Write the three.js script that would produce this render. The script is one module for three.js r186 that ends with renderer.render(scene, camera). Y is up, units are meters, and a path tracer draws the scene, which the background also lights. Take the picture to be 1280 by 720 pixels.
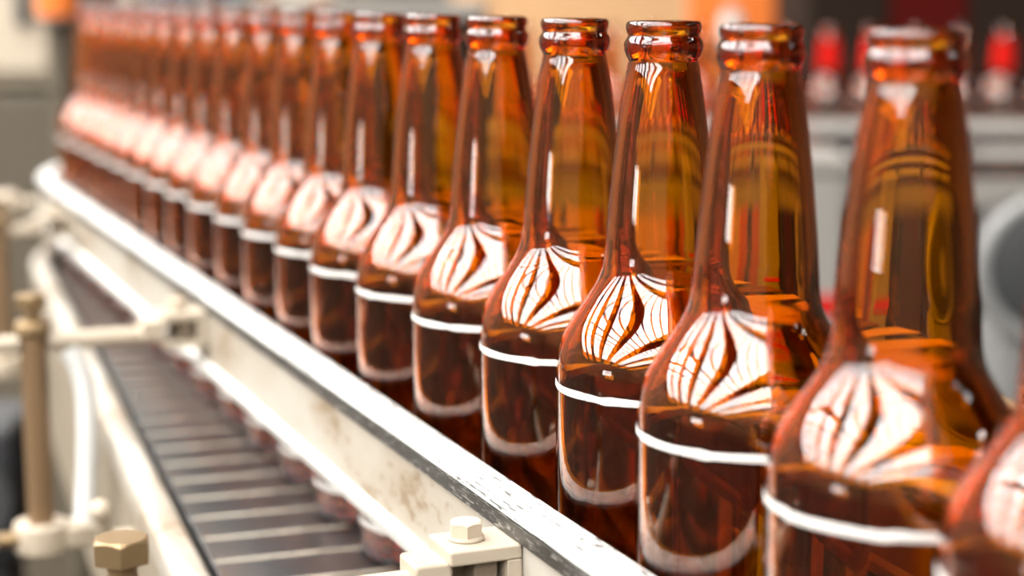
import * as THREE from 'three';
import { mergeGeometries as mergeRaw, toCreasedNormals } from 'three/addons/utils/BufferGeometryUtils.js';
import { RoundedBoxGeometry } from 'three/addons/geometries/RoundedBoxGeometry.js';
import { RectAreaLightUniformsLib } from 'three/addons/lights/RectAreaLightUniformsLib.js';

// ---------------------------------------------------------------- camera, light, exposure
const scene = new THREE.Scene();
scene.background = new THREE.Color().setRGB(0.35, 0.38, 0.42);
const renderer = new THREE.WebGLRenderer({ antialias: true });
renderer.toneMapping = THREE.LinearToneMapping;
renderer.toneMappingExposure = 1.0;
renderer.shadowMap.enabled = true;
RectAreaLightUniformsLib.init();

const camera = new THREE.PerspectiveCamera(18.574, 16 / 9, 0.02, 80);
camera.position.set(0, 0.2739, 0);
camera.rotation.set(-THREE.MathUtils.degToRad(9.429), 0, 0);
camera.focus = 0.645;
camera.userData.fStop = 5.2;

// The hall lies along U (the way the roof lights run) and W (across them)
const HALL = THREE.MathUtils.degToRad(20);              // turn of the hall about the vertical
const CEIL = 4.85, FLOOR = -1.0, HW = [-11.6, 9.6], HU = [-16, 10];
const STRIP = { gap: 3.0, width: 1.86, first: -9.95, from: -15.5, to: 0.5, radiance: 18, warm: [1, 0.985, 0.955] };

// ---------------------------------------------------------------- frame of the bottle row
const OFF = 0.28797, D = new THREE.Vector3(-0.38039, 0, -0.92483), N = new THREE.Vector3(-0.92483, 0, 0.38039);
const ROWTURN = Math.atan2(0.38039, 0.92483);
const row = (o, s, h = 0) => new THREE.Vector3().addScaledVector(N, o - OFF).addScaledVector(D, s).add(new THREE.Vector3(0, h, 0));
const CHTURN = THREE.MathUtils.degToRad(3.75);           // the slat chain leaves the row by this angle

// ---------------------------------------------------------------- helpers
let seed = 7;
const rnd = () => { seed = (seed * 1664525 + 1013904223) >>> 0; return seed / 4294967296; };
const taken = {};
function numbered(n) { const k = taken[n] = (taken[n] ?? -1) + 1; return k ? n + '_' + String(k).padStart(3, '0') : n; }
function shade(o) { o.traverse((m) => { if (m.isMesh) { m.castShadow = true; m.receiveShadow = true; } }); return o; }
function thing(name, label, category, pos, turn = 0, group) {
  const g = new THREE.Group(); g.name = numbered(name); g.position.copy(pos); g.rotation.y = turn;
  g.userData = { label, category }; if (group) g.userData.group = group;
  scene.add(g); return g;
}
function part(parent, name, geo, mat, pos, rot) {
  const m = new THREE.Mesh(geo, mat); m.name = name;
  if (pos) m.position.set(...pos); if (rot) m.rotation.set(...rot);
  m.castShadow = m.receiveShadow = true; parent.add(m); return m;
}
function single(name, label, category, geo, mat, pos, turn = 0, group) {
  const m = part(scene, numbered(name), geo, mat); m.position.copy(pos); m.rotation.y = turn;
  m.userData = { label, category }; if (group) m.userData.group = group; return m;
}
function struct(name, geo, mat, pos, turn = 0, parent = scene) {
  const m = part(parent, name, geo, mat); if (pos) m.position.copy(pos); m.rotation.y = turn;
  if (parent === scene) m.userData = { kind: 'structure' }; return m;
}
const mergeGeometries = (a) => mergeRaw(a.map((g) => g.index ? g.toNonIndexed() : g));
const V = (x, y, z) => new THREE.Vector3(x, y, z);
const box = (w, h, d, r = 0.001, seg = 2) => new RoundedBoxGeometry(w, h, d, seg, Math.min(r, w / 2.01, h / 2.01, d / 2.01));
const cyl = (r0, r1, h, n = 32) => new THREE.CylinderGeometry(r0, r1, h, n);
const at = (g, x, y, z, rx = 0, ry = 0, rz = 0) => g.applyMatrix4(new THREE.Matrix4().compose(V(x, y, z), new THREE.Quaternion().setFromEuler(new THREE.Euler(rx, ry, rz)), V(1, 1, 1)));
function lathe(pts, n = 64) { return new THREE.LatheGeometry(pts.map(([r, y]) => new THREE.Vector2(r, y)), n); }
function hexPrism(af, h, cham = 0.12) {                    // bolt head with chamfered crown
  const R = af / Math.sqrt(3), k = h * cham;
  const pos = [], idx = [];
  const ring = (r, y, n, off = 0) => { const o = pos.length / 3; for (let i = 0; i < n; i++) { const a = i / n * Math.PI * 2 + off; pos.push(r * Math.cos(a), y, r * Math.sin(a)); } return o; };
  const n = 48, hexR = (a) => (af / 2) / Math.cos(((a % (Math.PI / 3)) + Math.PI / 3) % (Math.PI / 3) - Math.PI / 6);
  const wall = (f, y) => { const o = pos.length / 3; for (let i = 0; i < n; i++) { const a = i / n * Math.PI * 2, r = f(a); pos.push(r * Math.cos(a), y(r), r * Math.sin(a)); } return o; };
  const b0 = wall(hexR, () => 0), b1 = wall(hexR, (r) => h - (r - af / 2) * 0.55 - k * 0.4), b2 = ring(af / 2 * 0.95, h, n), c = pos.length / 3; pos.push(0, h, 0);
  const c0 = pos.length / 3; pos.push(0, 0, 0);
  for (let i = 0; i < n; i++) {
    const j = (i + 1) % n;
    idx.push(b0 + i, b1 + i, b1 + j, b0 + i, b1 + j, b0 + j, b1 + i, b2 + i, b2 + j, b1 + i, b2 + j, b1 + j, b2 + i, c, b2 + j, b0 + i, b0 + j, c0);
  }
  const g = new THREE.BufferGeometry(); g.setAttribute('position', new THREE.Float32BufferAttribute(pos, 3)); g.setIndex(idx);
  const flat = toCreasedNormals(g, 0.35); flat.setAttribute('uv', new THREE.Float32BufferAttribute(new Float32Array(flat.attributes.position.count * 2).map((_, i) => flat.attributes.position.getComponent(i >> 1, i & 1 ? 2 : 0) * 1), 2));
  return flat;
}
// a profile [[o, h] ...] (closed, seen along the path) swept along centre points with left-hand normals
function sweep(path, profile, crease = 0.6) {
  const pos = [], uv = [], idx = [], m = profile.length;
  let per = [0]; for (let k = 1; k <= m; k++) { const a = profile[k - 1], b = profile[k % m]; per.push(per[k - 1] + Math.hypot(a[0] - b[0], a[1] - b[1])); }
  let len = 0;
  path.forEach((p, i) => {
    if (i) len += p.c.distanceTo(path[i - 1].c);
    for (let k = 0; k <= m; k++) { const q = profile[k % m]; pos.push(p.c.x + p.n.x * q[0], p.c.y + q[1], p.c.z + p.n.z * q[0]); uv.push(len, per[k]); }
  });
  for (let i = 0; i + 1 < path.length; i++) for (let k = 0; k < m; k++) { const a = i * (m + 1) + k, b = a + m + 1; idx.push(a, a + 1, b, a + 1, b + 1, b); }
  // end caps
  for (const e of [0, path.length - 1]) {
    const o = pos.length / 3, p = path[e];
    profile.forEach((q) => { pos.push(p.c.x + p.n.x * q[0], p.c.y + q[1], p.c.z + p.n.z * q[0]); uv.push(q[0], q[1]); });
    const tri = THREE.ShapeUtils.triangulateShape(profile.map((q) => new THREE.Vector2(q[0], q[1])), []);
    tri.forEach(([a, b, c]) => e ? idx.push(o + a, o + c, o + b) : idx.push(o + a, o + b, o + c));
  }
  const g = new THREE.BufferGeometry(); g.setAttribute('position', new THREE.Float32BufferAttribute(pos, 3)); g.setAttribute('uv', new THREE.Float32BufferAttribute(uv, 2)); g.setIndex(idx);
  return toCreasedNormals(g, crease);
}
function tube(points, r, seg = 40, rad = 16) { return new THREE.TubeGeometry(new THREE.CatmullRomCurve3(points.map((p) => V(...p))), seg, r, rad, false); }

// ---------------------------------------------------------------- textures (colour, grain and wear only)
function lattice(n, s) { const a = new Float32Array(n * n); let q = s >>> 0; for (let i = 0; i < a.length; i++) { q = (q * 1664525 + 1013904223) >>> 0; a[i] = q / 4294967296; } return a; }
function noiseField(size, cellsX, cellsY, s) {            // tiling value noise
  const l = lattice(256, s), out = new Float32Array(size * size), sm = (t) => t * t * (3 - 2 * t);
  for (let y = 0; y < size; y++) for (let x = 0; x < size; x++) {
    const fx = x / size * cellsX, fy = y / size * cellsY, x0 = Math.floor(fx), y0 = Math.floor(fy), tx = sm(fx - x0), ty = sm(fy - y0);
    const v = (i, j) => l[((j % cellsY) * 256 + (i % cellsX)) % 65536];
    out[y * size + x] = (v(x0, y0) * (1 - tx) + v(x0 + 1, y0) * tx) * (1 - ty) + (v(x0, y0 + 1) * (1 - tx) + v(x0 + 1, y0 + 1) * tx) * ty;
  }
  return out;
}
function fbm(size, cx, cy, s, oct = 4) {
  const out = new Float32Array(size * size); let amp = 1, tot = 0;
  for (let o = 0; o < oct; o++) { const f = noiseField(size, Math.min(250, cx << o), Math.min(250, cy << o), s + o * 77); for (let i = 0; i < out.length; i++) out[i] += f[i] * amp; tot += amp; amp *= 0.55; }
  for (let i = 0; i < out.length; i++) out[i] /= tot; return out;
}
function tex(size, fn, rx, ry, srgb = true) {
  const d = new Uint8Array(size * size * 4);
  for (let i = 0; i < size * size; i++) { const c = fn(i); d[i * 4] = c[0]; d[i * 4 + 1] = c[1]; d[i * 4 + 2] = c[2]; d[i * 4 + 3] = 255; }
  const t = new THREE.DataTexture(d, size, size); t.wrapS = t.wrapT = THREE.RepeatWrapping; t.magFilter = THREE.LinearFilter; t.minFilter = THREE.LinearMipmapLinearFilter;
  t.repeat.set(rx, ry); if (srgb) t.colorSpace = THREE.SRGBColorSpace; t.needsUpdate = true; return t;
}
const mixc = (a, b, t) => a.map((v, i) => v + (b[i] - v) * Math.min(1, Math.max(0, t)));
const std = (rgb, rough, metal = 0, extra = {}) => new THREE.MeshStandardMaterial({ color: new THREE.Color().setRGB(...rgb), roughness: rough, metalness: metal, ...extra });

const nA = fbm(512, 6, 6, 11, 5), nB = fbm(512, 40, 40, 23, 4), nC = fbm(512, 4, 90, 31, 3), nD = fbm(512, 14, 60, 47, 4);
// white worn wear strip: chips and long scratches down to dark material
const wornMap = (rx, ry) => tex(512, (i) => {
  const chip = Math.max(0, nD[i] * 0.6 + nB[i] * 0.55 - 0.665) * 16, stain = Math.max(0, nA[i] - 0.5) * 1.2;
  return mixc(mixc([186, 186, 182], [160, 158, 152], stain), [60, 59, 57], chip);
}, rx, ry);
// dark steel edge with pale scuffs
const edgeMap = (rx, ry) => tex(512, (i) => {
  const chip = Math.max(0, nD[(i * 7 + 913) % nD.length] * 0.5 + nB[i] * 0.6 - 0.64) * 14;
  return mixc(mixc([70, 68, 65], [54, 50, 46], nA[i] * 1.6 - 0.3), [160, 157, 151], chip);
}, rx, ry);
const plateMap = (rx, ry) => tex(512, (i) => mixc(mixc([154, 148, 138], [139, 128, 113], nA[i] * 2 - 0.6), [118, 102, 82], (nB[i] * 0.5 + nA[i] * 0.6 - 0.66) * 7), rx, ry);
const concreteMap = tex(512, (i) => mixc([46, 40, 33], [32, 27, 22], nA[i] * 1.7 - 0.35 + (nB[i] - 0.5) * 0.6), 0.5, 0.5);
const nG = fbm(256, 60, 60, 91, 3);
const grain = (r) => tex(256, (i) => [nG[i] * 255, nG[i] * 255, nG[i] * 255], r, r, false);
// ---------------------------------------------------------------- materials
const M = {
  glass: new THREE.MeshPhysicalMaterial({ color: 0xffffff, roughness: 0.015, metalness: 0, transmission: 1, thickness: 0.0026, ior: 1.52, attenuationColor: new THREE.Color().setRGB(0.88, 0.535, 0.045), attenuationDistance: 0.0024, clearcoat: 0.5, clearcoatRoughness: 0.02 }),
  scuff: std([0.55, 0.53, 0.5], 0.9, 0, { bumpMap: grain(30), bumpScale: 0.0002 }),
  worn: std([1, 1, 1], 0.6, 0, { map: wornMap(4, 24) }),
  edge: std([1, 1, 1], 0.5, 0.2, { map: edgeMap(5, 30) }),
  plate: std([1, 1, 1], 0.55, 0, { map: plateMap(3, 6) }),
  lip: std([0.5, 0.49, 0.46], 0.5),
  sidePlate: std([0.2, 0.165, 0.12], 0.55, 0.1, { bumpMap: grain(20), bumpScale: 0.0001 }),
  frame: std([1, 1, 1], 0.5, 0.1, { map: plateMap(4, 4) }),
  steel: std([0.22, 0.14, 0.075], 0.42, 0.5, { bumpMap: grain(40), bumpScale: 0.00006 }),
  zinc: std([0.24, 0.165, 0.085], 0.34, 0.7, { bumpMap: grain(60), bumpScale: 0.00008 }),
  nylon: std([0.37, 0.31, 0.235], 0.5, 0, { bumpMap: grain(40), bumpScale: 0.00008 }),
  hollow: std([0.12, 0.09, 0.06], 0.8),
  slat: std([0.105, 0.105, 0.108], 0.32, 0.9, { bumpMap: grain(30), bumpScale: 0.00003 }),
  slatGlint: std([0.34, 0.3, 0.24], 0.5),  // pale tone paints the highlight along each slat edge
  hinge: std([0.2, 0.175, 0.14], 0.45, 0.4),  // paler than the slats: the glints on the eyes are put into the colour
  dark: std([0.012, 0.012, 0.014], 0.6),
  darkSteel: std([0.03, 0.022, 0.016], 0.5, 0.2),
  bed: std([0.2, 0.19, 0.175], 0.5, 0.3),
  cable: std([0.45, 0.45, 0.435], 0.5),
};

// ---------------------------------------------------------------- the hall
function hallPoint(u, y, w) { const c = Math.cos(HALL), s = Math.sin(HALL); return V(u * c + w * s, y, -u * s + w * c); }
{
  const uc = (HU[0] + HU[1]) / 2, wc = (HW[0] + HW[1]) / 2, lu = HU[1] - HU[0], lw = HW[1] - HW[0], T = 0.2, hh = CEIL - FLOOR;
  const floorG = new THREE.BoxGeometry(lu + 2 * T, T, lw + 2 * T); { const uv = floorG.attributes.uv; for (let i = 0; i < uv.count; i++) uv.setXY(i, uv.getX(i) * lu, uv.getY(i) * lw); }
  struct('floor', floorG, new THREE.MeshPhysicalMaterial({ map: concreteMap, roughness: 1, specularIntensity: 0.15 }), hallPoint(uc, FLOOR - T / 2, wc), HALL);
  const wallPaint = new THREE.MeshPhysicalMaterial({ color: new THREE.Color().setRGB(0.17, 0.122, 0.078), roughness: 1, specularIntensity: 0.2 }), wm = wallPaint;
  struct('wall_back', new THREE.BoxGeometry(lu, hh, T), wm, hallPoint(uc, FLOOR + hh / 2, HW[0] - T / 2), HALL);
  struct('wall_front', new THREE.BoxGeometry(lu, hh, T), wallPaint, hallPoint(uc, FLOOR + hh / 2, HW[1] + T / 2), HALL);
  struct('wall_left', new THREE.BoxGeometry(T, hh, lw + 2 * T), wallPaint, hallPoint(HU[0] - T / 2, FLOOR + hh / 2, wc), HALL);
  struct('wall_right', new THREE.BoxGeometry(T, hh, lw + 2 * T), wallPaint, hallPoint(HU[1] + T / 2, FLOOR + hh / 2, wc), HALL);
  struct('ceiling', new THREE.BoxGeometry(lu + 2 * T, T, lw + 2 * T), std([0.07, 0.058, 0.045], 0.9), hallPoint(uc, CEIL + T / 2, wc), HALL);
  // long roof lights: a glowing translucent pane, glazing bars under it and a kerb on both sides
  const L = STRIP.to - STRIP.from, us = (STRIP.to + STRIP.from) / 2, paneG = new THREE.BoxGeometry(L, 0.012, STRIP.width), barG = new THREE.BoxGeometry(0.115, 0.05, STRIP.width), kerbG = new THREE.BoxGeometry(L, 0.09, 0.05);
  const paneM = new THREE.MeshStandardMaterial({ color: 0xffffff, roughness: 0.4, emissive: new THREE.Color().setRGB(...STRIP.warm), emissiveIntensity: 1.2 }), barM = std([0.1, 0.09, 0.08], 0.7);
  let k = 0;
  for (let w = STRIP.first; w < HW[1] - 0.5; w += STRIP.gap) {
    const g = new THREE.Group(); g.name = 'window_' + (++k); g.position.copy(hallPoint(us, CEIL, w)); g.rotation.y = HALL; g.userData = { kind: 'structure' }; scene.add(g);
    part(g, 'light_pane', paneG, paneM, [0, -0.008, 0]);
    part(g, 'kerb', kerbG, barM, [0, -0.045, STRIP.width / 2 + 0.025]); part(g, 'kerb', kerbG, barM, [0, -0.045, -STRIP.width / 2 - 0.025]);
    for (let x = -L / 2 + 0.2; x < L / 2; x += 0.8) part(g, 'glazing_bar', barG, barM, [x, -0.065, 0]);
    const l = new THREE.RectAreaLight(new THREE.Color().setRGB(...STRIP.warm), STRIP.radiance, L, STRIP.width);
    l.name = 'roof_light_source'; l.position.copy(hallPoint(us, CEIL - 0.025, w)); l.rotation.set(-Math.PI / 2, 0, 0); l.rotation.order = 'YXZ'; l.rotation.y = HALL; l.castShadow = true; scene.add(l);
  }
}

// tall-barred window low in the left wall
{
  const g = new THREE.Group(); g.name = 'window_20'; g.position.copy(hallPoint(HU[0] + 0.01, 0.85, 1.2)); g.rotation.y = HALL; g.userData = { kind: 'structure' }; scene.add(g);
  const ww = 3.2, wh = 1.5, barM = std([0.06, 0.05, 0.04], 0.7);
  part(g, 'light_pane', new THREE.BoxGeometry(0.012, wh, ww), new THREE.MeshStandardMaterial({ color: 0xffffff, roughness: 0.4, emissive: new THREE.Color().setRGB(...STRIP.warm), emissiveIntensity: 1.2 }), [0.008, 0, 0]);
  for (let k = 0; k <= 6; k++) part(g, 'mullion', new THREE.BoxGeometry(0.06, wh, 0.12), barM, [0.09, 0, -ww / 2 + k * ww / 6]);
  for (const y of [-wh / 2, wh / 2]) part(g, 'frame_rail', new THREE.BoxGeometry(0.08, 0.1, ww + 0.12), barM, [0.09, y, 0]);
  const l = new THREE.RectAreaLight(new THREE.Color().setRGB(...STRIP.warm), 11, ww, wh); l.name = 'window_source'; l.position.copy(hallPoint(HU[0] + 0.045, 0.85, 1.2)); l.rotation.set(0, HALL - Math.PI / 2, 0); l.castShadow = true; scene.add(l);
}
// small square lamps hung from the roof beyond the end of the roof lights
for (let k = 0; k < 5; k++) {
  const c = hallPoint(6.0 + (k % 2) * 0.5, CEIL - 0.35, -3.2 + k * 2.0), g = thing('ceiling_lamp', 'square hanging lamp beyond the end of the roof lights', 'lamp', c, HALL, 'square lamps under the roof');
  part(g, 'housing', box(0.56, 0.06, 0.56, 0.01), M.dark, [0, 0.035, 0]);
  part(g, 'light_diffuser', box(0.5, 0.01, 0.5, 0.003), new THREE.MeshStandardMaterial({ color: 0xffffff, emissive: new THREE.Color().setRGB(1, 0.96, 0.88), emissiveIntensity: 2 }), [0, 0, 0]);
  part(g, 'hanger', cyl(0.008, 0.008, 0.286, 10), M.dark, [0, 0.207, 0]);
  const l = new THREE.RectAreaLight(new THREE.Color().setRGB(1, 0.96, 0.88), 22, 0.48, 0.48); l.name = 'lamp_source'; l.position.copy(c).add(V(0, -0.012, 0)); l.rotation.order = 'YXZ'; l.rotation.set(-Math.PI / 2, HALL, 0); l.castShadow = true; scene.add(l);
}

// ---------------------------------------------------------------- bottles
const OUT = [[0, 0.0062], [0.012, 0.0055], [0.022, 0.0034], [0.0285, 0.001], [0.0318, 0.0001], [0.0342, 0.0004], [0.0362, 0.0022], [0.0373, 0.0052], [0.03775, 0.0095], [0.0378, 0.016], [0.0378, 0.04], [0.0378, 0.075], [0.0378, 0.11], [0.0378, 0.128]];
{                                                           // shoulder: its slope swells and falls once
  const peak = 0.1635, lo = 0.029, up = 0.02, A = 0.6857, base = 0.07, n = 240, h0 = peak - lo, h1 = peak + up + 0.003;
  const slope = (h) => h < peak ? A * Math.cos((peak - h) / lo * Math.PI / 2) ** 2 : (h < peak + up ? A * Math.cos((h - peak) / up * Math.PI / 2) ** 2 : 0) + base * Math.min(1, (h - peak) / up);
  let r = 0.0378; for (let i = 0; i <= n; i++) { const h = h0 + (h1 - h0) * i / n; if (i % 12 === 0) OUT.push([r, h]); r -= slope(h + (h1 - h0) / n / 2) * (h1 - h0) / n; }
}
OUT.push([0.0193, 0.198], [0.0186, 0.206], [0.0178, 0.2145], [0.0167, 0.224], [0.0150, 0.237], [0.0136, 0.2455], [0.0127, 0.2497], [0.0125, 0.2512], [0.0131, 0.2523], [0.0139, 0.2543], [0.01415, 0.256], [0.0139, 0.2577], [0.0130, 0.2592], [0.0127, 0.26], [0.0130, 0.2608], [0.01345, 0.262], [0.0135, 0.2633], [0.0131, 0.2644], [0.0122, 0.265], [0.0110, 0.2651], [0.0099, 0.2645], [0.0093, 0.2632]);
const INN = [[0.0092, 0.256], [0.0098, 0.2485], [0.0112, 0.2415], [0.0132, 0.23], [0.0150, 0.216], [0.0164, 0.201], [0.0173, 0.189], [0.0178, 0.181], [0.0183, 0.176], [0.0193, 0.1715], [0.0212, 0.1675], [0.0239, 0.1632], [0.0271, 0.1587], [0.0299, 0.1545], [0.0321, 0.1502], [0.0337, 0.1462], [0.0346, 0.142], [0.0350, 0.137], [0.0351, 0.13], [0.0351, 0.1], [0.0351, 0.06], [0.0351, 0.024], [0.0350, 0.014], [0.0344, 0.0082], [0.0328, 0.0048], [0.0300, 0.0036], [0.0260, 0.0052], [0.018, 0.0078], [0.008, 0.0093], [0, 0.0096]];
const glassGeo = (() => {
  const curve = new THREE.SplineCurve([...OUT, ...INN].map(([r, y]) => new THREE.Vector2(r, y)));
  const pts = []; const n = OUT.length + INN.length - 1;
  for (let i = 0; i < n; i++) { const sub = 3; for (let j = 0; j < sub; j++) { const p = curve.getPoint((i + j / sub) / n); pts.push(new THREE.Vector2(Math.max(0, p.x), p.y)); } }
  pts.push(new THREE.Vector2(0, 0.0096)); pts[0].x = 0;
  const g = new THREE.LatheGeometry(pts, 128), p = g.attributes.position;
  // knurled bearing ring round the heel
  for (let i = 0; i < p.count; i++) {
    const x = p.getX(i), y = p.getY(i), z = p.getZ(i), r = Math.hypot(x, z);
    if (r > 0.0312 && y < 0.0095) { const a = Math.atan2(z, x), w = Math.max(0, 1 - Math.abs(y - 0.0042) / 0.0045), k = 1 + 0.018 * w * Math.sin(a * 32); p.setXYZ(i, x * k, y, z * k); }
  }
  g.computeVertexNormals();
  // the seam of the lathe and its poles keep smooth normals
  const nr = g.attributes.normal, P = pts.length;
  for (let j = 0; j < P; j++) { const a = j, b = 128 * P + j; const v = V(nr.getX(a) + nr.getX(b), nr.getY(a) + nr.getY(b), nr.getZ(a) + nr.getZ(b)).normalize(); nr.setXYZ(a, v.x, v.y, v.z); nr.setXYZ(b, v.x, v.y, v.z); }
  for (let i = 0; i <= 128; i++) { nr.setXYZ(i * P, 0, -1, 0); nr.setXYZ(i * P + P - 1, 0, 1, 0); }
  return g;
})();
function scuffRing(h, half, r, jit, s) {                   // a ragged band of abraded glass, a fraction of a millimetre proud
  const n = 160, pos = [], idx = [], uv = [];
  const nz = (a, k) => { let v = 0; for (let o = 1; o < 6; o++) v += Math.sin(a * (7 * o + k) + s * o * 1.7 + k) / o; return v * 0.45; };
  for (let i = 0; i <= n; i++) {
    const a = (i % n) / n * Math.PI * 2, lo = h - half - jit * nz(a, 3), hi = h + half + jit * nz(a, 5);
    const q = [[r, lo], [r + 0.00013, lo + 0.0003], [r + 0.0002, (lo + hi) / 2], [r + 0.00013, hi - 0.0003], [r, hi]];
    q.forEach(([rr, y], k) => { pos.push(rr * Math.cos(a), y, rr * Math.sin(a)); uv.push(a * r, y); });
  }
  for (let i = 0; i < n; i++) for (let k = 0; k < 4; k++) { const a = i * 5 + k, b = a + 5; idx.push(a, a + 1, b, a + 1, b + 1, b); }
  for (let i = 0; i < n; i++) { const a = i * 5, b = a + 5; idx.push(a, b, b + 4, a, b + 4, a + 4); }
  const g = new THREE.BufferGeometry(); g.setAttribute('position', new THREE.Float32BufferAttribute(pos, 3)); g.setAttribute('uv', new THREE.Float32BufferAttribute(uv, 2)); g.setIndex(idx); g.computeVertexNormals(); return g;
}
const ringGeo = scuffRing(0.1335, 0.0015, 0.03785, 0.00035, 1), heelGeo = scuffRing(0.019, 0.0016, 0.03785, 0.0006, 2);
const ROWLABEL = 'empty open amber glass bottle with white scuff rings, in the row along the guide rail';
const bottle0 = new THREE.Group(); bottle0.name = 'beer_bottle';
part(bottle0, 'glass_body', glassGeo, M.glass); part(bottle0, 'scuff_ring', ringGeo, M.scuff); part(bottle0, 'scuff_ring', heelGeo, M.scuff);
function placeBottle(pos, turn, label, group) {
  const b = bottle0.clone(); b.name = numbered('beer_bottle'); b.position.copy(pos); b.rotation.y = turn; b.userData = { label, category: 'bottle', group }; scene.add(b); return b;
}
const S0 = 0.41248, SP = 0.0769, STRAIGHT = 1.78, RC = 0.38;
const ds = [-0.0079, 0.0004, -0.0002, -0.0007, -0.001, 0.0024, 0.0022, 0.0019, 0.0017, 0.0016, 0.0015], dn = [0.0029, 0.0013, -0.0033, -0.0031, -0.0005, 0.0003, 0.0016, 0.0003, 0.0003, -0.0005, 0.0005];
function along(s, o = 0, h = 0) {                          // the row: straight, then a bend away to the right
  if (s <= STRAIGHT) return { c: row(o, s, h), n: N.clone() };
  const a = (s - STRAIGHT) / RC, r = RC + o, nn = N.clone().multiplyScalar(Math.cos(a)).addScaledVector(D, Math.sin(a));
  return { c: row(-RC, STRAIGHT, h).addScaledVector(nn, r), n: nn };
}
placeBottle(row(-0.001, S0 - 0.0079 - 0.0772), 2.2, ROWLABEL, 'bottles in the row along the guide rail');
for (let i = 0; i < 26; i++) {
  const s = S0 + SP * i + (ds[i] ?? 0.0015), p = along(s, i < 11 ? dn[i] : (rnd() - 0.5) * 0.0012);
  placeBottle(p.c, rnd() * 6.28, ROWLABEL, 'bottles in the row along the guide rail');
}

// ---------------------------------------------------------------- slat chain that carries them
{
  const g = thing('slat_chain', 'steel slat-top conveyor chain carrying the row of amber bottles', 'conveyor', row(0, 0, 0));
  const W = 0.19, P = 0.0381, slatShape = new THREE.Shape();
  const L = 0.0362, t = 0.0032, r = 0.0014;
  slatShape.moveTo(-L / 2 + r, -t); slatShape.lineTo(L / 2 - r, -t); slatShape.quadraticCurveTo(L / 2, -t, L / 2, -t / 2); slatShape.quadraticCurveTo(L / 2, 0, L / 2 - r * 1.3, 0); slatShape.lineTo(-L / 2 + r * 1.3, 0); slatShape.quadraticCurveTo(-L / 2, 0, -L / 2, -t / 2); slatShape.quadraticCurveTo(-L / 2, -t, -L / 2 + r, -t);
  const slatG = new THREE.ExtrudeGeometry(slatShape, { depth: W - 0.002, bevelEnabled: true, bevelSize: 0.0008, bevelThickness: 0.001, bevelSegments: 2, curveSegments: 5 });
  slatG.translate(0, -0.0008, -(W - 0.002) / 2);             // local x along the chain, z across it
  const eyes = []; for (let k = 0; k < 6; k++) eyes.push(at(cyl(0.0028, 0.0028, 0.013, 14), 0.01905, -0.0026, -0.06 + k * 0.0238, Math.PI / 2));
  const lipG = at(cyl(0.0011, 0.0011, W - 0.004, 10), -L / 2 + 0.0006, -0.0008, 0, Math.PI / 2);
  const hingeG = mergeGeometries(eyes), hub = hingeG;
  // centre line of the chain in row coordinates
  const e0 = { o: 0.1098, s: 0.8034 }, cs = Math.cos(CHTURN), sn = Math.sin(CHTURN);
  const Dc = D.clone().multiplyScalar(cs).addScaledVector(N, -sn), Nc = N.clone().multiplyScalar(cs).addScaledVector(D, sn);
  const C0 = row(e0.o, e0.s).addScaledVector(Nc, -W / 2);
  const bend = 0.97, Rb = 0.375;
  globalThis.chainAt = (l, q = 0, h = 0) => {
    if (l <= bend) return { c: C0.clone().addScaledVector(Dc, l).addScaledVector(Nc, q).add(V(0, h, 0)), n: Nc.clone(), d: Dc.clone() };
    const a = (l - bend) / Rb, nn = Nc.clone().multiplyScalar(Math.cos(a)).addScaledVector(Dc, Math.sin(a)), dd = Dc.clone().multiplyScalar(Math.cos(a)).addScaledVector(Nc, -Math.sin(a));
    return { c: C0.clone().addScaledVector(Dc, bend).addScaledVector(Nc, -Rb).addScaledVector(nn, Rb + q).add(V(0, h, 0)), n: nn, d: dd };
  };
  g.position.copy(C0); g.updateMatrixWorld();
  const base = new THREE.Matrix4();
  for (let k = -16; k < 36; k++) {
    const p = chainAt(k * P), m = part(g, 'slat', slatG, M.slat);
    m.position.copy(p.c).sub(C0); m.rotation.y = Math.atan2(-p.d.z, p.d.x);
    part(m, 'hinge', hub, M.hinge); part(m, 'edge_glint', lipG, M.slatGlint);  // pale roll along the edge is a painted highlight
  }
  // side frame on the left of the chain: rolled top edge and a plate going down
  const path = []; for (let l = -0.62; l <= 0.97; l += 0.05) path.push(chainAt(l)); for (let l = 0.97; l < 1.45; l += 0.03) path.push(chainAt(l));
  const sf = thing('conveyor_side_frame', 'white rolled-edge conveyor side frame beside the open half of the slat chain', 'frame', V(0, 0, 0));
  part(sf, 'top_edge', sweep(path, roundProfile(0.1025, 0.1205, -0.006, 0.0115, 0.0055), 0.9), M.frame);
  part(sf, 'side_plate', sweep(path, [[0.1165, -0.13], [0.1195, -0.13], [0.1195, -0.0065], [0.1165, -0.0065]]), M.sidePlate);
  const sr = thing('conveyor_side_frame', 'dark rolled-edge conveyor side frame behind the bottle row', 'frame', V(0, 0, 0));
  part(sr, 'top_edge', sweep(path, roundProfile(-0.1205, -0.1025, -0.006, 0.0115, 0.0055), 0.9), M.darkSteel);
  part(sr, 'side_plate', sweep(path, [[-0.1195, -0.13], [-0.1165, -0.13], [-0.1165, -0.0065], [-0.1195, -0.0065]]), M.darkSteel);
  const bp = thing('chain_bed', 'steel bed plate under the slat chain', 'conveyor bed', V(0, 0, 0));
  part(bp, 'bed_plate', sweep(path, [[-0.1, -0.03], [0.1, -0.03], [0.1, -0.022], [-0.1, -0.022]]), M.bed);
}
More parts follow.
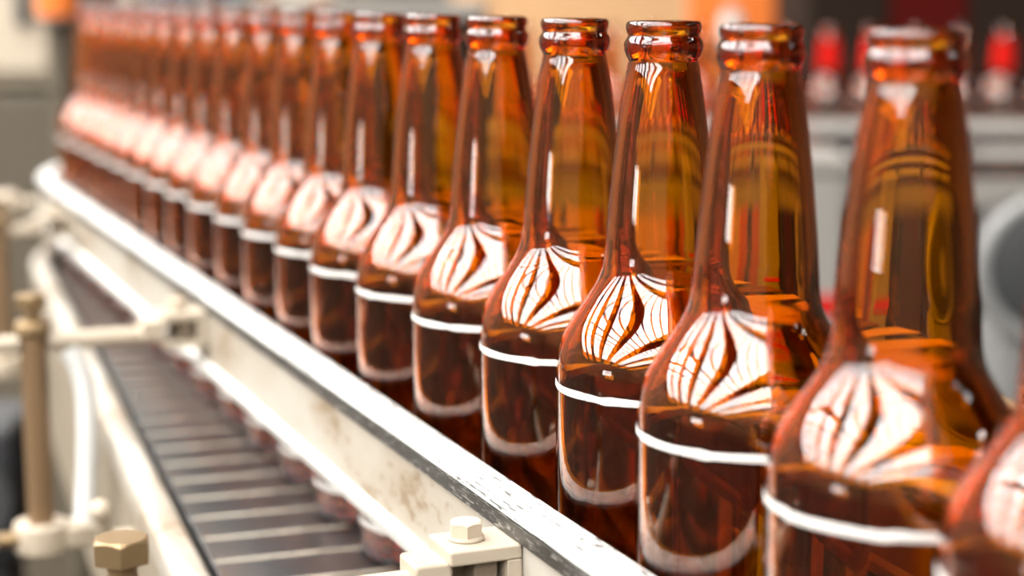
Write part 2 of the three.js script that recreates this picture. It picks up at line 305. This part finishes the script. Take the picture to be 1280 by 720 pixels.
function roundProfile(x0, x1, y0, y1, r) {
  const p = [], c = (cx, cy, a0) => { for (let i = 0; i <= 5; i++) { const a = a0 + i / 5 * Math.PI / 2; p.push([cx + r * Math.cos(a), cy + r * Math.sin(a)]); } };
  c(x1 - r, y0 + r, -Math.PI / 2); c(x1 - r, y1 - r, 0); c(x0 + r, y1 - r, Math.PI / 2); c(x0 + r, y0 + r, Math.PI); return p;
}

// ---------------------------------------------------------------- guide rail in front of the bottles
function railPath(s0, s1) { const a = []; for (let s = s0; s < Math.min(s1, STRAIGHT); s += 0.06) a.push(along(s)); if (s1 > STRAIGHT) for (let s = STRAIGHT; s < s1; s += 0.025) a.push(along(s)); else a.push(along(s1)); return a; }
function guideRail(s0, s1, label, sign = 1) {
  const K = M, up = sign > 0 ? 0 : 0.03;
  const g = thing('guide_rail', label, 'rail', V(0, 0, 0)), path = railPath(s0, s1), f = (p) => sign > 0 ? p : p.map(([x, y]) => [-x, y + up]).reverse();
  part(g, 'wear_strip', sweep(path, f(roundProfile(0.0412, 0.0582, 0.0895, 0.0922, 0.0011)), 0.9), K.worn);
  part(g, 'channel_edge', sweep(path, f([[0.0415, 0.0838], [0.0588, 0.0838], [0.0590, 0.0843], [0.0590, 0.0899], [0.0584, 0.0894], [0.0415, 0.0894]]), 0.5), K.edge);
  part(g, 'face_plate', sweep(path, f([[0.0535, 0.05], [0.0572, 0.05], [0.0572, 0.0837], [0.0535, 0.0837]])), K.plate);
  part(g, 'bottom_lip', sweep(path, f(roundProfile(0.052, 0.0612, 0.0445, 0.0525, 0.003)), 0.9), K.lip);
  return g;
}
guideRail(0.12, 1.2885, 'white worn guide rail running along the amber bottles, carrying the bolted bracket');
guideRail(1.2925, 2.36, 'far length of white guide rail bending away past the rail joint');
guideRail(0.12, 2.36, 'white guide rail on the far side of the amber bottle row', -1);

// ---------------------------------------------------------------- clamp brackets, rods and posts that hold the rail
const ROWT = ROWTURN;                                       // local +x points away from the camera side, local +z back along the row
function threads(r, y0, y1, pitch) { const p = []; for (let y = y0; y < y1; y += pitch) p.push([r * 0.9, y], [r, y + pitch * 0.45], [r, y + pitch * 0.6]); p.push([r * 0.9, y1]); return lathe(p, 32); }
function railBracket(s, label) {                            // local: x = -o, z = -s, base on the face plate
  const g = thing('rail_bracket', label, 'bracket', row(0.0574, s, 0.0), ROWT);
  const w = 0.024, h = 0.0175, l = 0.027, y1 = 0.0835;
  // open-fronted block: top, back, end walls and floor
  part(g, 'clamp_block', mergeGeometries([at(box(l, 0.0055, w, 0.001), -l / 2, y1 - 0.00275, 0), at(box(0.0055, h - 0.0056, w - 0.0002, 0.0004), -0.0029, y1 - 0.0055 - (h - 0.0056) / 2, 0), at(box(l * 0.55, h - 0.0056, 0.006, 0.0004), -l / 2, y1 - 0.0055 - (h - 0.0056) / 2, -w / 2 + 0.0032), at(box(l, 0.004, w, 0.0008), -l / 2, y1 - h - 0.0021, 0)]), M.nylon);
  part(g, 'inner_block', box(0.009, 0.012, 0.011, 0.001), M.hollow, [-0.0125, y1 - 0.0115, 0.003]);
  part(g, 'neck', at(box(0.014, 0.012, 0.018, 0.0015), -l - 0.005, y1 - 0.0105, 0), M.nylon);
  const b = part(g, 'bolt', hexPrism(0.0108, 0.0052), M.nylon, [-0.0165, y1 + 0.0016, -0.001], [0, 0.25, 0]);
  part(b, 'washer', lathe([[0, -0.0016], [0.0063, -0.0016], [0.0066, -0.0012], [0.0064, 0], [0, 0]], 40), M.nylon);
  return g;
}
function railPost(s, o, label, rodLabel, gap, reach = 0.045) {
  const t = thing('rail_post', label, 'post', row(o, s, -0.055), ROWT);
  const top = 0.138;                                        // post top above the clamp
  part(t, 'post', lathe([[0, 0], [0.0078, 0], [0.0078, top - 0.001], [0.0072, top], [0.0052, top], [0, top]], 40), M.steel);
  part(t, 'collar', lathe([[0.0079, top - 0.0085], [0.0098, top - 0.008], [0.0104, top - 0.006], [0.0103, top - 0.0025], [0.0092, top], [0.0060, top + 0.0006], [0, top + 0.0006]], 40), M.zinc);
  const bo = part(t, 'bolt', hexPrism(0.0172, 0.0082), M.zinc, [0, top + 0.0078, 0], [0, 0.32, 0]);
  part(bo, 'bolt_thread', threads(0.005, -0.0085, 0.0002, 0.0016), M.zinc);
  // clamp round the foot of the post
  part(t, 'foot_clamp', mergeGeometries([at(lathe([[0.0079, -0.004], [0.0155, -0.004], [0.0165, -0.002], [0.0165, 0.012], [0.0155, 0.014], [0.0079, 0.014]], 40), 0, 0, 0), at(box(gap - 0.012, 0.014, 0.022, 0.003), (gap - 0.012) / 2 + 0.009, 0.005, 0)]), M.nylon);
  part(t, 'clamp_screw', at(cyl(0.0045, 0.0045, 0.02, 20), -0.022, 0.006, 0.004, 0, 0, Math.PI / 2), M.zinc);
  part(t, 'clamp_knob', at(lathe([[0, -0.006], [0.006, -0.0055], [0.0085, -0.003], [0.0085, 0.003], [0.006, 0.0055], [0, 0.006]], 28), -0.033, 0.006, 0.004, 0, 0, Math.PI / 2), M.nylon);
  const r = thing('support_rod', rodLabel, 'rod', row(o, s, 0.0695), ROWT);
  const L = o - 0.0574 - 0.032;
  part(r, 'rod', at(cyl(0.0056, 0.0056, L - 0.0085, 28), 0.0085 + (L - 0.0085) / 2, 0, 0, 0, 0, Math.PI / 2), M.nylon);
  part(r, 'rod_tail', at(cyl(0.0056, 0.0056, reach, 28), -0.0085 - reach / 2, 0, 0, 0, 0, Math.PI / 2), M.nylon);
  return t;
}
railBracket(0.5625, 'cream bracket block with hex bolt on top, on the chipped stretch of guide rail');
railPost(0.5625, 0.195, 'upright post topped by a large brass-toned hex bolt, in line with the cream bracket block', 'cream rod leading to the bracket block with the hex bolt on top', 0.041);
railBracket(1.062, 'cream bracket block on the guide rail beside the hanging white hose');
railPost(1.062, 0.1600, 'upright tan steel post beside the hanging white hose', 'cream rod crossing the tan post above the white hose', 0.039);
railBracket(1.59, 'cream bracket block beyond the rail joint, where the rail starts to bend');
railPost(1.59, 0.1215, 'upright post beyond the rail joint, next to the bend', 'short cream rod beyond the rail joint', 0.035);

// ---------------------------------------------------------------- hose and lever by the tan post
{
  const q = (o, s, h) => row(o, s, h).toArray();
  single('hose', 'white bent hose hanging down between the tan post and the slat chain', 'hose', tube([q(0.142, 1.05, 0.066), q(0.137, 1.048, 0.058), q(0.1335, 1.045, 0.044), q(0.1335, 1.04, 0.02), q(0.136, 1.035, -0.012), q(0.139, 1.03, -0.034)], 0.0062, 48, 18), M.cable, V(0, 0, 0));
  const far = thing('support_rod', 'pale rod with a round knob at the bend of the guide rail', 'rod', row(0.094, 1.83, 0.0695), ROWT);
  part(far, 'rod', at(cyl(0.0105, 0.0105, 0.07, 28), -0.035, 0, 0, 0, 0, Math.PI / 2), M.nylon); part(far, 'knob', at(new THREE.SphereGeometry(0.0145, 28, 18), 0.008, -0.004, 0), M.nylon); part(far, 'stem', at(cyl(0.006, 0.006, 0.03, 20), 0.021, -0.004, 0, 0, 0, Math.PI / 2), M.nylon);
  const l = thing('frame_lever', 'small white lever handle on the conveyor side frame', 'lever', chainAt(0.135, 0.1197, -0.02).c, ROWT - CHTURN);
  part(l, 'hub', at(cyl(0.006, 0.006, 0.012, 24), -0.006, 0, 0, 0, 0, Math.PI / 2), M.nylon);
  part(l, 'arm', tube([[-0.012, 0, 0], [-0.016, 0.006, 0.004], [-0.018, 0.017, 0.008]], 0.004, 16, 14), M.nylon);
  part(l, 'grip', at(new THREE.SphereGeometry(0.0062, 24, 16), -0.0185, 0.02, 0.009), M.nylon);
}

// ---------------------------------------------------------------- the works behind the row
function px(x, y, z) { const f = 2201.5, a = THREE.MathUtils.degToRad(9.429), X = (x - 640) / f * z, Y = -(y - 360) / f * z; return V(X, 0.2739 + Y * Math.cos(a) - z * Math.sin(a), -z * Math.cos(a) - Y * Math.sin(a)); }
const B = {
  beige: std([0.32, 0.27, 0.2], 0.6), beigeLight: std([0.4, 0.34, 0.26], 0.6), taupe: std([0.0713, 0.057, 0.0372], 0.7), orange: std([0.6, 0.14, 0.014], 0.8), red: new THREE.MeshPhysicalMaterial({ color: new THREE.Color().setRGB(0.42, 0.006, 0.003), roughness: 0.9, specularIntensity: 0.2 }),
  brown: new THREE.MeshPhysicalMaterial({ color: new THREE.Color().setRGB(0.012, 0.006, 0.003), roughness: 0.8, specularIntensity: 0.3 }), grey: std([0.155, 0.155, 0.1519], 0.5), greyDark: std([0.0279, 0.0291, 0.031], 0.5), pale: std([0.2108, 0.1984, 0.1798], 0.55), blue: std([0.062, 0.0744, 0.0992], 0.6), white: std([0.372, 0.3596, 0.3348], 0.4), peach: std([0.2356, 0.124, 0.0558], 0.8), redDark: new THREE.MeshPhysicalMaterial({ color: new THREE.Color().setRGB(0.05, 0.002, 0.001), roughness: 0.9, specularIntensity: 0.2 }), tan: std([0.33, 0.19, 0.09], 0.7), rust: std([0.0744, 0.0217, 0.0062], 0.6),
};
function onPx(x0, x1, y0, y1, z, depth) { const a = px(x0, y0, z), b = px(x1, y1, z); return { w: Math.abs(b.x - a.x), h: Math.abs(b.y - a.y), d: depth, c: V((a.x + b.x) / 2, (a.y + b.y) / 2, a.z - depth / 2) }; }
// beige control cabinet on a taupe base
{
  const u = onPx(-70, 74, -120, 112, 2.75, 0.4), g = thing('control_cabinet', 'beige control cabinet on a taupe base, beyond the bend of the bottle row', 'cabinet', V(u.c.x, FLOOR, u.c.z));
  const yb = u.c.y - u.h / 2 - FLOOR;
  part(g, 'base', box(u.w - 0.004, yb - 0.01, 0.42, 0.01), B.taupe, [0, (yb - 0.01) / 2, 0]);
  part(g, 'body', box(u.w, u.h, 0.4, 0.012), B.beige, [0, yb + u.h / 2, 0]);
  const d = part(g, 'door', box(u.w - 0.05, u.h - 0.05, 0.012, 0.004), B.beigeLight, [0, yb + u.h / 2, 0.206]);
  part(d, 'handle', box(0.018, 0.09, 0.022, 0.006), B.greyDark, [u.w / 2 - 0.06, 0, 0.015]);
  const bp = px(72, -4, 2.6), b = thing('warning_beacon', 'orange beacon dome beside the beige control cabinet', 'beacon', V(bp.x, bp.y - 0.09, bp.z));
  part(b, 'dome', lathe([[0.03, 0.06], [0.031, 0.085], [0.03, 0.115], [0.022, 0.13], [0, 0.134]], 32), B.orange);
  part(b, 'mount', lathe([[0, 0.052], [0.034, 0.052], [0.034, 0.061], [0, 0.061]], 32), B.greyDark);
  part(b, 'pole', at(cyl(0.012, 0.012, bp.y - 0.09 + 0.052 - FLOOR, 20), 0, 0.052 - (bp.y - 0.09 + 0.052 - FLOOR) / 2, 0), B.taupe);
}
// dark filler machine behind the far bottles
{
  const u = onPx(105, 600, 24, 420, 3.3, 0.9), g = thing('filling_machine', 'dark brown filling machine with a pale deck, behind the far bottles', 'machine', V(u.c.x, FLOOR, u.c.z));
  const H = u.c.y + u.h / 2 - FLOOR;
  part(g, 'housing', box(u.w, H, u.d, 0.02), B.brown, [0, H / 2, 0]);
  part(g, 'deck', box(u.w + 0.02, 0.03, u.d + 0.02, 0.006), B.pale, [0, H + 0.016, 0]);
  for (let k = 0; k < 5; k++) part(g, 'panel', box(u.w / 5 - 0.012, H - 0.12, 0.012, 0.004), B.brown, [-u.w / 2 + (k + 0.5) * u.w / 5, H / 2, u.d / 2 + 0.007]);
  for (const [x0, x1, z, m, n, lb] of [[128, 178, 3.5, B.beige, 'parts_bin', 'beige bin on the pale machine deck'], [196, 236, 3.45, B.blue, 'parts_bin', 'slate blue bin on the pale machine deck'], [268, 300, 3.5, B.blue, 'parts_bin', 'narrow slate blue bin on the machine deck'], [318, 420, 3.55, B.beigeLight, 'parts_bin', 'long cream bin on the pale machine deck'], [470, 560, 3.5, B.taupe, 'parts_bin', 'taupe bin on the end of the machine deck']]) {
    const a = px(x0, 0, z), b = px(x1, 0, z), w = b.x - a.x, t = thing(n, lb, 'bin', V((a.x + b.x) / 2, FLOOR + H + 0.031, a.z - 0.05));
    part(t, 'tub', mergeGeometries([at(box(w, 0.006, 0.16, 0.002), 0, 0.003, 0), at(box(w, 0.1, 0.006, 0.002), 0, 0.05, 0.077), at(box(w, 0.1, 0.006, 0.002), 0, 0.05, -0.077), at(box(0.006, 0.1, 0.16, 0.002), w / 2 - 0.003, 0.05, 0), at(box(0.006, 0.1, 0.16, 0.002), -w / 2 + 0.003, 0.05, 0)]), m);
    part(t, 'rim', mergeGeometries([at(box(w + 0.012, 0.008, 0.012, 0.003), 0, 0.1, 0.08), at(box(w + 0.012, 0.008, 0.012, 0.003), 0, 0.1, -0.08), at(box(0.012, 0.008, 0.17, 0.003), w / 2 + 0.001, 0.1, 0), at(box(0.012, 0.008, 0.17, 0.003), -w / 2 - 0.001, 0.1, 0)]), m);
  }
}
// orange column
{
  const u = onPx(872, 985, 0, 100, 4.3, 0.2), g = thing('column', 'orange steel column between the distant conveyor and the back wall', 'column', V(u.c.x, FLOOR, u.c.z));
  const Hc = CEIL - FLOOR;
  part(g, 'web', box(0.02, Hc, u.w * 0.9, 0.002), B.orange, [0, Hc / 2, 0]);
  part(g, 'flange', box(u.w, Hc, 0.02, 0.004), B.orange, [0, Hc / 2, u.w / 2]); part(g, 'flange', box(u.w, Hc, 0.02, 0.004), B.orange, [0, Hc / 2, -u.w / 2]);
  part(g, 'base_plate', box(u.w + 0.12, 0.02, u.w + 0.12, 0.004), B.greyDark, [0, 0.01, 0]);
}
// second conveyor with its bottles
const Z2 = 3.1;
{
  const a = px(560, 0, Z2).x, b = px(1500, 0, Z2).x, L = b - a, top = px(900, 205, Z2).y, zc = px(900, 205, Z2).z - 0.1;
  const deck = -0.045;                                       // height of its chain
  const g = thing('background_conveyor', 'pale steel conveyor carrying the distant bottles behind the row', 'conveyor', V((a + b) / 2, FLOOR, zc));
  part(g, 'chain_bed', box(L, 0.02, 0.2, 0.004), B.greyDark, [0, deck - 0.01 - FLOOR, 0]);
  const rail = box(L, 0.022, 0.014, 0.005);
  part(g, 'guide_rail', rail, B.white, [0, deck + 0.088 - FLOOR, 0.062]); part(g, 'guide_rail', rail, B.white, [0, deck + 0.042 - FLOOR, 0.062]); part(g, 'guide_rail', rail, B.pale, [0, deck + 0.088 - FLOOR, -0.062]);
  part(g, 'side_frame', box(L, 0.05, 0.02, 0.004), B.pale, [0, deck - 0.025 - FLOOR, 0.11]); part(g, 'side_frame', box(L, 0.05, 0.02, 0.004), B.pale, [0, deck - 0.025 - FLOOR, -0.11]);
  for (let k = 0; k < 7; k++) part(g, 'rail_support', box(0.018, 0.12, 0.018, 0.003), B.greyDark, [-L / 2 + 0.1 + k * 0.2, deck + 0.025 - FLOOR, 0.085]);
  for (let k = 0; k < 3; k++) for (const z of [-0.1, 0.1]) part(g, 'leg', box(0.05, deck - 0.05 - FLOOR, 0.03, 0.004), B.greyDark, [-L / 2 + 0.15 + k * (L - 0.3) / 2, (deck - 0.05 - FLOOR) / 2, z]);
  const sleeve = lathe([[0.0197, 0.186], [0.0203, 0.188], [0.0195, 0.2], [0.0186, 0.212], [0.0172, 0.226], [0.0156, 0.238], [0.0147, 0.2445], [0.0143, 0.2445]], 48);
  for (let k = 0; k < 17; k++) {
    const x = px(655, 0, Z2).x + k * 0.0785, X = 640 + x / Z2 * 2201.5, redNeck = (X > 985 && X < 1105) || (X > 1240 && X < 1275);
    const t = placeBottle(V(x, deck, zc + (rnd() - 0.5) * 0.006), rnd() * 6, redNeck ? 'amber bottle with a red neck sleeve on the distant conveyor' : 'plain amber bottle on the distant conveyor', redNeck ? 'red-necked bottles on the distant conveyor' : 'plain bottles on the distant conveyor');
    if (redNeck) part(t, 'neck_sleeve', sleeve, B.red);
  }
  // pale machine housing with a red stripe under it
  const u = onPx(985, 1062, 215, 520, 2.75, 0.25), h = thing('machine_housing', 'pale grey machine housing with a red stripe, in front of the distant conveyor', 'machine', V(u.c.x, FLOOR, u.c.z));
  const top2 = px(1020, 215, 2.75).y - FLOOR;
  part(h, 'body', box(u.w, top2, u.d, 0.012), B.pale, [0, top2 / 2, 0]);
  const r0 = px(1020, 374, 2.75).y - FLOOR, r1 = px(1020, 400, 2.75).y - FLOOR;
  part(h, 'stripe', box(u.w + 0.002, r0 - r1, 0.006, 0.002), B.red, [0, (r0 + r1) / 2, u.d / 2 + 0.002]);
  part(h, 'lid', box(u.w + 0.014, 0.02, u.d + 0.014, 0.004), B.pale, [0, top2 + 0.011, 0]);
  // round motor at the right
  const mc = px(1300, 330, 2.2), m = thing('motor', 'dark grey round motor with a pale ring guard, beside the amber bottles', 'motor', V(mc.x, mc.y, mc.z));
  part(m, 'housing', at(lathe([[0, -0.08], [0.07, -0.08], [0.078, -0.07], [0.078, 0.05], [0.07, 0.06], [0, 0.06]], 48), 0, 0, 0, Math.PI / 2), B.greyDark);
  part(m, 'ring_guard', at(new THREE.TorusGeometry(0.086, 0.012, 16, 64), 0, 0, 0.05), B.grey);
  part(m, 'hub', at(cyl(0.022, 0.022, 0.02, 32), 0, 0, 0.068, Math.PI / 2), B.grey);
  part(m, 'foot', box(0.12, mc.y - 0.076 - FLOOR, 0.12, 0.006), B.grey, [0, -0.076 - (mc.y - 0.076 - FLOOR) / 2, -0.01]);
  const wp = px(915, 22, 3.6), j = thing('highlight_blob', 'round white jar standing in for a blurred highlight before the orange column', 'jar', V(wp.x, wp.y - 0.06, wp.z));
  part(j, 'blob_body', lathe([[0, 0], [0.02, 0.002], [0.026, 0.015], [0.026, 0.05], [0.018, 0.062], [0, 0.062]], 36), B.white); part(j, 'lid', lathe([[0, 0.062], [0.019, 0.062], [0.02, 0.076], [0, 0.078]], 36), B.white);  // white form made in place of an out-of-focus highlight
  const st = thing('side_table', 'small dark stand under the white jar', 'stand', V(wp.x, FLOOR, wp.z)), sh = wp.y - 0.06 - FLOOR;
  part(st, 'top', box(0.16, 0.02, 0.16, 0.004), B.rust, [0, sh - 0.01, 0]); part(st, 'leg', at(cyl(0.02, 0.02, sh - 0.03, 20), 0, (sh - 0.03) / 2 + 0.01, 0), B.greyDark); part(st, 'foot', at(cyl(0.11, 0.12, 0.02, 32), 0, 0.01, 0), B.greyDark);
}
// black gearbox under the left end of the conveyor
{
  const c = px(4, 600, 1.75), g = thing('gearbox', 'black gearbox below the conveyor, behind the tan post', 'gearbox', V(c.x - 0.02, c.y - 0.09, c.z));
  part(g, 'case', box(0.1, 0.14, 0.12, 0.012), M.dark, [0, 0.09, 0]); part(g, 'flange', at(cyl(0.05, 0.05, 0.02, 32), 0, 0.09, 0.068, Math.PI / 2), B.greyDark);
  part(g, 'stand', box(0.06, c.y - 0.09 + 0.02 - FLOOR, 0.06, 0.006), B.greyDark, [0, 0.02 - (c.y - 0.09 + 0.02 - FLOOR) / 2, 0]);
}

// dark cabinet row behind the distant conveyor
{
  const u = onPx(1010, 1420, -90, 330, 3.65, 0.45), g = thing('tool_cupboard', 'dark brown cupboard with two red doors, behind the red-necked distant bottles', 'cupboard', V(u.c.x, FLOOR, u.c.z)), H = u.c.y + u.h / 2 - FLOOR;
  part(g, 'carcass', box(u.w, H, u.d, 0.01), B.brown, [0, H / 2, 0]);
  for (let k = 0; k < 4; k++) { const d = part(g, 'door', box(u.w / 4 - 0.012, H - 0.1, 0.016, 0.004), k === 1 || k === 3 ? B.redDark : B.brown, [-u.w / 2 + (k + 0.5) * u.w / 4, H / 2, u.d / 2 + 0.009]); part(d, 'handle', box(0.014, 0.12, 0.02, 0.005), B.greyDark, [u.w / 8 - 0.03, 0.1, 0.016]); }
}

// peach partition in the distance
{
  const u = onPx(560, 900, -300, 0, 6.2, 0.1), Hh = CEIL - FLOOR;
  struct('wall_partition', box(u.w, Hh, 0.1, 0.004), new THREE.MeshPhysicalMaterial({ color: new THREE.Color().setRGB(0.55, 0.33, 0.17), roughness: 0.9, specularIntensity: 0.3 }), V(u.c.x, FLOOR + Hh / 2, u.c.z));
}

// tan cover plates added low behind the bottles to redden the glass
{
  const g = thing('added_backing', 'row of tan and rust cover plates added low behind the amber bottles to redden the glass', 'cover', row(-0.21, 0.2, 0), ROWT);
  for (let k = 0; k < 12; k++) part(g, 'added_plate', box(0.2, 0.006, 0.07, 0.002), k % 3 === 1 ? B.rust : B.tan, [0.1, 0.02, -k * 0.13]);
  for (const x of [0.02, 0.18]) part(g, 'bearer', box(0.02, 0.02, 1.55, 0.002), B.greyDark, [x, 0.0065, -0.715]);
  for (let k = 0; k < 3; k++) part(g, 'leg', box(0.03, -FLOOR - 0.004, 0.03, 0.003), B.greyDark, [0.1, (-0.004 + FLOOR) / 2, -0.2 - k * 0.5]);
  part(g, 'cross_bar', box(0.16, 0.02, 0.03, 0.002), B.greyDark, [0.1, 0.0064, -0.2]);
  part(g, 'cross_bar', box(0.16, 0.02, 0.03, 0.002), B.greyDark, [0.1, 0.0064, -0.7]); part(g, 'cross_bar', box(0.16, 0.02, 0.03, 0.002), B.greyDark, [0.1, 0.0064, -1.2]);
}
renderer.render(scene, camera);
